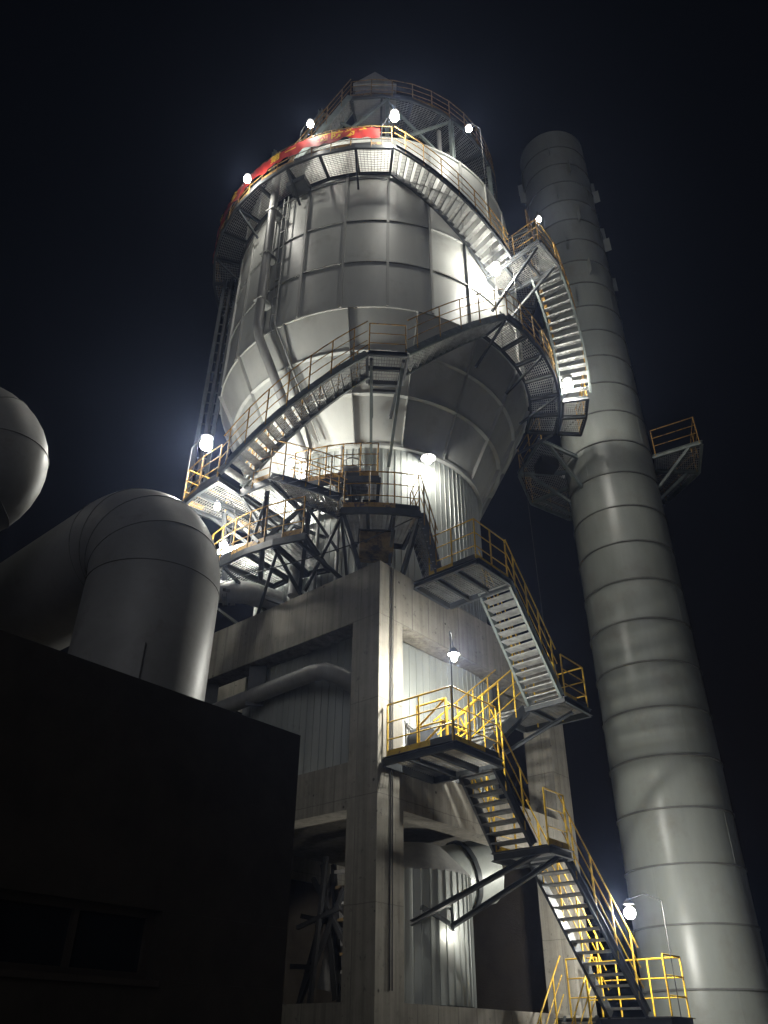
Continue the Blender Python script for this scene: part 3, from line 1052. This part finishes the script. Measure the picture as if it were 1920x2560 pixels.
part('cable_bundle', MB().bar(tp(5.62, -81, 13.6), tp(5.62, -81, 26.3), .3, .1, up=V((1, 0, 0))), 'cable', lt)
for i, (a, z) in enumerate(((-43, 12.9), (-34, 12.7))):
    pass
sp = thing('round_duct', 'short grey duct bend under the low walkway beside the dark duct', 'duct', tp(4.6, -50, 11.3))
part('duct_run', MB().tube([tp(5.9, -58, 11.2), tp(5.2, -52, 11.45), tp(4.4, -46, 11.5), tp(3.5, -44, 11.5)], 0.3, 14), 'pipe', sp)
part('duct_collar', MB().tube([tp(4.75, -49, 11.48), tp(4.65, -48.2, 11.49)], 0.36, 14), 'pipe', sp)

# horizontal pipe inside the frame
hp = thing('horizontal_pipe', 'dark horizontal pipe running under the concrete beam in the shaded bay', 'pipe', C0 + RD + LD * 4 + V((0, 0, 9.2)))
hb = lambda r, l, z: C0 + RD * r + LD * l + V((0, 0, z))
part('pipe_run', MB().tube([hb(.26, 7.0, 8.85), hb(.26, 2.3, 8.98), hb(.32, 1.95, 8.95), hb(.55, 1.7, 8.85), hb(1.0, 1.6, 8.7)], 0.2, 14), 'pipe', hp)
part('hanger', MB().bar(hb(.26, 4.3, 8.66), hb(.26, 4.3, 9.71), .05, .44), 'steel', hp)
part('hanger', MB().bar(hb(.26, 6.2, 8.62), hb(.26, 6.2, 9.71), .05, .44), 'steel', hp)

# small silo in the lower bay
so = thing('small_silo', 'lower corrugated silver drum standing behind the front column', 'silo', (0.7, 19.6, 2.33))
sm = sheet_mesh(1.31, 2.38, 4.85, 24.0, ribs=3, hgt=.03)
for k in range(15):
    inst('cladding_sheet', sm, so, (0.7, 19.6, 0), R_(12 + 24 * k))
part('silo_top', MB().tube([(0.7, 19.6, 4.84), (0.7, 19.6, 4.9), (0.7, 19.6, 5.5)], [1.33, 1.33, 0.7], 32), 'pipe', so)
du = thing('angled_duct', 'pale grey duct slanting away above the lower corrugated drum', 'duct', fp(4.2, -1.6, 4.4))
part('duct_run', MB().tube([fp(3.1, -2.4, 4.6), fp(5.6, -1.4, 5.3)], 0.75, 18), 'clad', du)
part('collar', MB().tube([fp(4.9, -1.68, 5.1), fp(5.0, -1.64, 5.13)], 0.82, 18), 'steel', du)

# fan and motor on the landings
fa = thing('round_fan', 'dark grey round fan casing standing behind the yellow gates', 'fan', fp(1.1, -1.0, 6.5))
cx = fp(1.3, 0.3, 7.05)
part('casing', MB().tube([cx - OUT * 0.28, cx + OUT * 0.02], 0.36, 24), 'machine', fa)
part('base_frame', MB().bar(cx - RD * .6 + V((0, 0, -.45)), cx + RD * .6 + V((0, 0, -.45)), .5, .1), 'steel', fa)
for lab_, p_, q_ in (('yellow cross-braced safety gate near the lit column on the landing', fp(0.85, 0.35, 6.52), fp(0.85, 1.1, 6.52)),
                     ('yellow cross-braced safety gate at the head of the wall stair', fp(1.05, 0.98, 6.52), fp(1.72, 0.98, 6.52))):
    sg = thing('safety_gate', lab_, 'gate', p_, 'safety gates on the bright landing')
    u_ = V((0, 0, 1))
    for a_, b_ in ((p_, p_ + u_ * 1.2), (q_, q_ + u_ * 1.2)):
        part('gate_post', MB().tube([a_, b_], .024, 6), 'yellow', sg)
    for h_ in (.25, .72, 1.18):
        part('gate_rail', MB().tube([p_ + u_ * h_, q_ + u_ * h_], .02, 6), 'yellow', sg)
    part('gate_brace', MB().tube([p_ + u_ * .25, q_ + u_ * .72], .022, 6), 'yellow', sg)
    part('gate_brace', MB().tube([p_ + u_ * .72, q_ + u_ * 1.18], .022, 6), 'yellow', sg)
rk = thing('pipe_rack', 'small grey rack of upright bars leaning beside the lit column', 'rack', fp(0.95, -0.2, 6.5))
for i in range(6):
    part('upright', MB().bar(fp(0.9 + i * .09, 0.02 - .03 * i, 6.53), fp(0.9 + i * .09, -0.02 - .03 * i, 7.5 - .03 * (i % 3)), .03, .03), 'pipe', rk)
for z in (6.7, 7.4):
    part('tie', MB().bar(fp(0.86, 0.05, z), fp(1.42, -0.1, z), .03, .03), 'pipe', rk)
mt = thing('drive_motor', 'dark motor unit tucked under the beam beyond the yellow gate', 'motor', fp(3.3, -0.8, 6.5))
part('motor_body', MB().tube([fp(2.9, -0.75, 7.9), fp(3.9, -0.75, 7.9)], .36, 16), 'machine', mt)
for i in range(7):
    part('cooling_fin', MB().tube([fp(3.0 + i * .12, -0.75, 7.9), fp(3.03 + i * .12, -0.75, 7.9)], .41, 16), 'machine', mt)
part('pedestal', MB().bar(fp(3.4, -0.75, 6.5), fp(3.4, -0.75, 7.6), .5, .7), 'machine', mt)

# junk seen through the dark lower bay
ob = thing('leaning_board', 'pale flat board leaning inside the dark lower bay', 'board', C0 + RD * 2.4 + LD * 3 + V((0, 0, 2.4)))
bl = lambda r, l, z: C0 + RD * r + LD * l + V((0, 0, z))
part('board_face', MB().add([bl(2.5, 3.9, 2.75), bl(2.5, 3.1, 2.62), bl(2.5, 3.05, 4.0), bl(2.5, 3.5, 4.4), bl(2.54, 3.9, 2.75), bl(2.54, 3.1, 2.62), bl(2.54, 3.05, 4.0), bl(2.54, 3.5, 4.4)],
                          [(0, 1, 2, 3), (7, 6, 5, 4), (0, 4, 5, 1), (1, 5, 6, 2), (2, 6, 7, 3), (3, 7, 4, 0)]), 'board', ob)
for a, b in ((bl(2.35, 4.3, 2.4), bl(2.35, 3.4, 5.0)), (bl(2.3, 4.3, 4.2), bl(2.3, 2.9, 3.9)), (bl(2.3, 3.0, 2.4), bl(2.3, 3.35, 5.2)), (bl(2.35, 4.6, 3.2), bl(2.35, 3.9, 3.15))):
    part('prop', MB().bar(a, b, .1, .1), 'black', ob)
ws = thing('ladder_stair', 'steep ladder stair with ochre treads inside the dark lower bay', 'ladder', bl(2.2, 2.8, 2.4))
for i in range(7):
    part('tread', MB().bar(bl(2.15, 2.55, 3.0 + i * .33), bl(2.15, 2.78 + .05 * i, 3.0 + i * .33), .2, .06), 'wood' if i % 2 else 'board', ws)
for a, b in ((bl(2.0, 3.9, 2.5), bl(2.0, 2.7, 4.6)), (bl(2.0, 3.7, 4.9), bl(2.0, 2.6, 3.5)), (bl(1.9, 3.5, 2.4), bl(1.9, 3.2, 5.3)), (bl(1.9, 4.0, 3.9), bl(1.9, 2.7, 4.2))):
    part('brace', MB().bar(a, b, .09, .09), 'black', ws)
part('stringer', MB().bar(bl(2.1, 2.95, 2.5), bl(2.1, 3.5, 5.2), .04, .14), 'black', ws)

# ================================================================== DARK BUILDING AND DUCTS ON THE SHADED SIDE
BZ = 5.25
BC = V((-1.13, 10.98, 0))          # corner of the building
bu = thing('dark_building', 'low dark brown building in shadow at the front with two wide windows', 'building', BC)


def bbox(r0, r1, l0, l1, z0, z1):
    c = BC + RD * ((r0 + r1) / 2) + LD * ((l0 + l1) / 2) + V((0, 0, (z0 + z1) / 2))
    return MB().box(c, RD * ((r1 - r0) / 2), LD * ((l1 - l0) / 2), V((0, 0, (z1 - z0) / 2)))


WIN = [(-3.7, -1.85, 2.2, 2.85), (-7.6, -4.6, 2.2, 2.85)]
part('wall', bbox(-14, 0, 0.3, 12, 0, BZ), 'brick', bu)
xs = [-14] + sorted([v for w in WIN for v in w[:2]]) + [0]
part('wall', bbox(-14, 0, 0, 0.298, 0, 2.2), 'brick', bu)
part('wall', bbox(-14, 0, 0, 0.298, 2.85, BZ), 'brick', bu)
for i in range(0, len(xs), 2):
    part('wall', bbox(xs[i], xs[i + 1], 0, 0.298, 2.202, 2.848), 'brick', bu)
for r0, r1, z0, z1 in WIN:
    w = part('window', bbox(r0 + .06, r1 - .06, 0.2, 0.24, z0 + .06, z1 - .06), 'pane', bu)
    for q in ((r0, r1, z0, z0 + .07), (r0, r1, z1 - .07, z1), (r0, r0 + .07, z0 + .07, z1 - .07), (r1 - .07, r1, z0 + .07, z1 - .07), ((r0 + r1) / 2 - .03, (r0 + r1) / 2 + .03, z0 + .07, z1 - .07)):
        part('window_frame', bbox(q[0], q[1], 0.14, 0.26, q[2], q[3]), 'frame', w)
    part('sill', bbox(r0 - .05, r1 + .05, -0.05, 0.14, z0 - .06, z0 - .002), 'frame', w)


def elbow_path(p0, up_len, R, dirv, n, run):
    pts = [p0, p0 + V((0, 0, up_len))]
    c = pts[-1] + dirv * R
    for i in range(1, n + 1):
        t = math.pi / 2 * i / n
        pts.append(c - dirv * (R * math.cos(t)) + V((0, 0, R * math.sin(t))))
    pts.append(pts[-1] + dirv * run)
    return pts


de = thing('dark_duct', 'huge dark grey duct rising from the roof and bending away in mitred segments', 'duct', (-3.73, 11.5, BZ))
path = elbow_path(V((-3.73, 11.5, 5.0)), 2.75, 1.22, LD, 12, 9.0)
rad = 1.05


def duct_skin(root, pts, r, nn, cuts):
    """one tube cut into cladding segments at the given rings, with a thin dark seam at each cut"""
    full = MB().tube(pts, r, nn)
    ends = [0] + list(cuts) + [len(pts) - 1]
    for a, b in zip(ends, ends[1:]):
        seg = MB()
        vs = full.v[a * nn:(b + 1) * nn]
        seg.add(vs, [(i * nn + k, i * nn + (k + 1) % nn, (i + 1) * nn + (k + 1) % nn, (i + 1) * nn + k) for i in range(b - a) for k in range(nn)], True)
        part('duct_segment', seg, 'duct', root)
    for c in cuts:
        ring = [V(x) for x in full.v[c * nn:(c + 1) * nn]]
        ring = [p + (p - pts[c]).normalized() * 0.004 for p in ring]
        part('seam_band', MB().tube(ring + [ring[0]], 0.008, 5, caps=False), 'dark_seam', root)


duct_skin(de, path, rad, 48, (1, 4, 7, 10, 13))
for i in range(2):
    a = (0.3, -1.2)[i]
    q = V((-3.73 + 1.05 * math.sin(a), 11.5 - 1.05 * math.cos(a), 5.3))
    part('support_leg', MB().bar(q, q + V((0, 0, 1.1)), .12, .12), 'duct', de)

d2 = thing('second_dark_duct', 'rounded end of another dark duct cut off by the picture edge', 'duct', (-7.5, 11.0, 9.0))
cen = V((-7.55, 11.0, 10.05))
pth = []
for i in range(17):
    t = R_(-80 + 10 * i)
    pth.append(cen + V((0.95, 0.2, 0)) * (0.75 * math.cos(t)) + V((0, 0, 0.75 * math.sin(t))))
pth = [pth[0] + V((-3, -1, 0))] + pth + [pth[-1] + V((-3, -1, 0))]
duct_skin(d2, pth, 0.88, 40, (5, 10, 14))

# ================================================================== BANNER
bn = thing('red_banner', 'long red cloth banner with yellow characters tied to the top walkway rail', 'banner', tp(6.42, -25, 26.6))
BA0, BA1, BR = -80.0, 1.0, 6.43
bm = MB()
nb = 90
vs = []
for j in range(5):
    for i in range(nb + 1):
        a = BA0 + (BA1 - BA0) * i / nb
        t = j / 4
        sag = 0.05 * math.sin(i * 0.9) * (1 - t) + 0.03 * math.sin(i * 0.33)
        vs.append(tp(BR + 0.015 * math.sin(i * 1.7 + j) + 0.03 * (1 - t) * math.sin(i * .5), a, 26.84 + sag + 0.56 * t))
m_ = nb + 1
bm.add(vs, [(j * m_ + i, j * m_ + i + 1, (j + 1) * m_ + i + 1, (j + 1) * m_ + i) for j in range(4) for i in range(nb)], True)
part('cloth', bm, 'red', bn)


def glyph(chs, ang, z, size):
    cu = bpy.data.curves.new('glyph', 'FONT')
    cu.body = chs
    cu.size = size
    cu.align_x = 'CENTER'
    cu.offset = 0.012
    ob_ = bpy.data.objects.new('glyph', cu)
    COL.objects.link(ob_)
    dg = bpy.context.evaluated_depsgraph_get()
    me = bpy.data.meshes.new_from_object(ob_.evaluated_get(dg))
    bpy.data.objects.remove(ob_)
    for v in me.vertices:
        a = ang + math.degrees(v.co.x / BR)
        v.co = tp(BR + 0.06, a, z + v.co.y)
    me.materials.clear()
    me.materials.append(M['gold'])
    part('character', me, 'gold', bn)


for i, chs in enumerate('安全第一预防为主'):
    glyph(chs, (-62, -52, -32.5, -27.0, -16.0, -11.8, -7.6, -3.4)[i], 26.93, 0.44)

# ================================================================== LAMPS
WARM = (1.0, 0.99, 0.91)


def lamp(label, base, pos, power, r=0.12, pole=True, col=WARM, shade=0.0):
    base, pos = V(base), V(pos)
    root = thing('work_lamp', label, 'lamp', base, 'lit work lamps')
    if pole:
        top = V((base.x, base.y, pos.z + 0.28))
        mid = top + (pos - top) * 0.5
        mid.z = top.z + 0.12
        part('pole', MB().tube([base, V((base.x, base.y, pos.z + 0.05)), top, mid, pos + V((0, 0, r + 0.1))], 0.011, 6), 'black', root)
    else:
        part('arm', MB().tube([base, (base + pos) / 2 + V((0, 0, .25)), pos + V((0, 0, .2))], 0.02, 6), 'black', root)
    sh = MB()
    n = 14
    prof = [(0.03, r + 0.13), (0.05, r + 0.10), (r * 0.75, r + 0.05), (r * 0.8, r + 0.015)] if not shade else [(0.04, r + 0.14), (0.07, r + 0.11), (shade, r * 1.05), (shade + .01, r * 0.9)]
    vs = [(pos.x + a * math.cos(2 * math.pi * k / n), pos.y + a * math.sin(2 * math.pi * k / n), pos.z + b) for a, b in prof for k in range(n)]
    sh.add(vs, [(i * n + k, i * n + (k + 1) % n, (i + 1) * n + (k + 1) % n, (i + 1) * n + k) for i in range(3) for k in range(n)] + [tuple(range(n))[::-1]], True)
    shd = part('shade', sh, 'black', root)
    b = MB()
    rb = r * 0.8
    n2, m2 = 14, 8
    vs = [(pos.x + rb * math.sin(math.pi * j / m2) * math.cos(2 * math.pi * k / n2), pos.y + rb * math.sin(math.pi * j / m2) * math.sin(2 * math.pi * k / n2), pos.z + rb * math.cos(math.pi * j / m2)) for j in range(m2 + 1) for k in range(n2)]
    b.add(vs, [(j * n2 + k, (j + 1) * n2 + k, (j + 1) * n2 + (k + 1) % n2, j * n2 + (k + 1) % n2) for j in range(m2) for k in range(n2)], True)
    part('bulb', b, 'bulb', shd)
    l = bpy.data.lights.new('lamp_light', 'POINT')
    l.energy = power
    l.color = col
    l.shadow_soft_size = r
    lo = bpy.data.objects.new('lamp_light', l)
    COL.objects.link(lo)
    lo.parent = root
    lo.location = pos - root.location
    return root


lamp('round lamp on a pole at the banner, second from the outer end of the walkway', tp(6.38, -24.5, 26.5), tp(6.66, -19.9, 27.85), 90, r=.14)
lamp('large round lamp above the end of the banner at the tower centre', tp(6.38, 1.6, 26.5), tp(6.9, 5.0, 27.3), 280, r=.19)
lamp('round lamp on a leaning pole at the chimney side of the tower top', tp(6.38, 36, 24.6), tp(6.25, 32.0, 29.3), 110, r=.14)
lamp('round lamp on a bent pole at the outer end of the banner', tp(6.42, -52, 26.5), tp(6.75, -41.0, 26.42), 120, r=.15)
lamp('glaring lamp on the tower wall under the curved stair', tp(6.4, 44.0, 19.9), tp(5.95, 40.9, 22.55), 340, r=.21)
lamp('small lamp at the outer corner of the high landing', tp(7.4, 46, 23.0), tp(7.42, 46.5, 24.35), 150, r=.10)
lf = lamp('glaring lamp at the foot of the steep chimney stair', tp(6.46, 77.5, 19.85), tp(6.72, 74.0, 20.03), 300, r=.2)
part('light_shield', MB().bar(tp(6.485, 69.5, 19.95), tp(6.485, 78, 19.95), 0.02, 0.75), 'black', lf)  # black plate added to keep this lamp's light off the cone
lamp('very large glaring lamp at the foot of the cone stair against dark sky', tp(6.36, -52, 13.8), tp(6.3, -45.4, 15.3), 850, r=.21)
lamp('round lamp fixed to the corrugated cylinder just under the cone', tp(3.46, 24, 15.75), tp(3.95, 24.2, 15.45), 150, r=.11, pole=False, shade=.21)
lamp('small lamp below the grating of the far end walkway', tp(5.36, -41.5, 12.05), tp(5.9, -41.8, 13.25), 170, r=.1)
lamp('glaring lamp low beside the dark duct shining on a long beam', tp(5.0, -52, 11.1), tp(5.2, -47.6, 12.65), 330, r=.13)
tl = thing('tube_light', 'long glowing tube light under the walkway just beyond the dark duct', 'lamp', tp(5.0, -49, 12.6), 'lit work lamps')
part('tube', MB().tube([tp(5.35, -50.5, 12.42), tp(4.75, -42, 12.62)], .03, 8), 'tubelit', tl)
part('batten', MB().bar(tp(5.35, -50.5, 12.50), tp(4.75, -42, 12.70), .09, .05), 'lsteel', tl)
lamp('shaded lamp hanging over the bright yellow landing by the concrete wall', fp(0.2, 1.76, 6.5), fp(0.80, 1.4, 8.5), 700, r=.09, shade=.12)
lamp('glaring lamp on a thin pole beside the lowest stair and chimney', fp(6.4, 2.62, 2.25), fp(5.66, 2.2, 4.1), 620, r=.15)
lamp('lamp hidden behind pipes under the far side of the cone', tp(3.46, -40, 15.5), tp(4.55, -29, 15.0), 230, r=.11, pole=False)
lamp('unseen dim lamp added to brighten the dark lower bay behind the front column', bl(1.3, 1.1, 5.5), bl(1.3, 1.7, 4.2), 22, r=.06, pole=False)  # added fill light, no lamp known in this bay
lamp('small lamp behind the strut plate on the lower silver drum', V((1.46, 18.58, 4.1)), V((1.5, 18.38, 3.62)), 3, r=.04, pole=False)

# ================================================================== NIGHT HAZE
hz_ = MB()
hz_.box((2, 18, 20.5), (30, 0, 0), (0, 26, 0), (0, 0, 21.5))
hme = hz_.mesh('haze')
hmat = bpy.data.materials.new('thin_night_haze')
hmat.use_nodes = True
hn = hmat.node_tree
hn.nodes.remove(hn.nodes['Principled BSDF'])
pv = hn.nodes.new('ShaderNodeVolumePrincipled')
pv.inputs['Color'].default_value = (0.45, 0.58, 1.0, 1)
pv.inputs['Density'].default_value = 0.0010
pv.inputs['Anisotropy'].default_value = 0.82
hn.links.new(pv.outputs[0], hn.nodes['Material Output'].inputs['Volume'])
hme.materials.append(hmat)
ho = bpy.data.objects.new('haze', hme)
COL.objects.link(ho)
ho['kind'] = 'stuff'
ho['label'] = 'thin dusty night haze glowing faintly round the lamps'
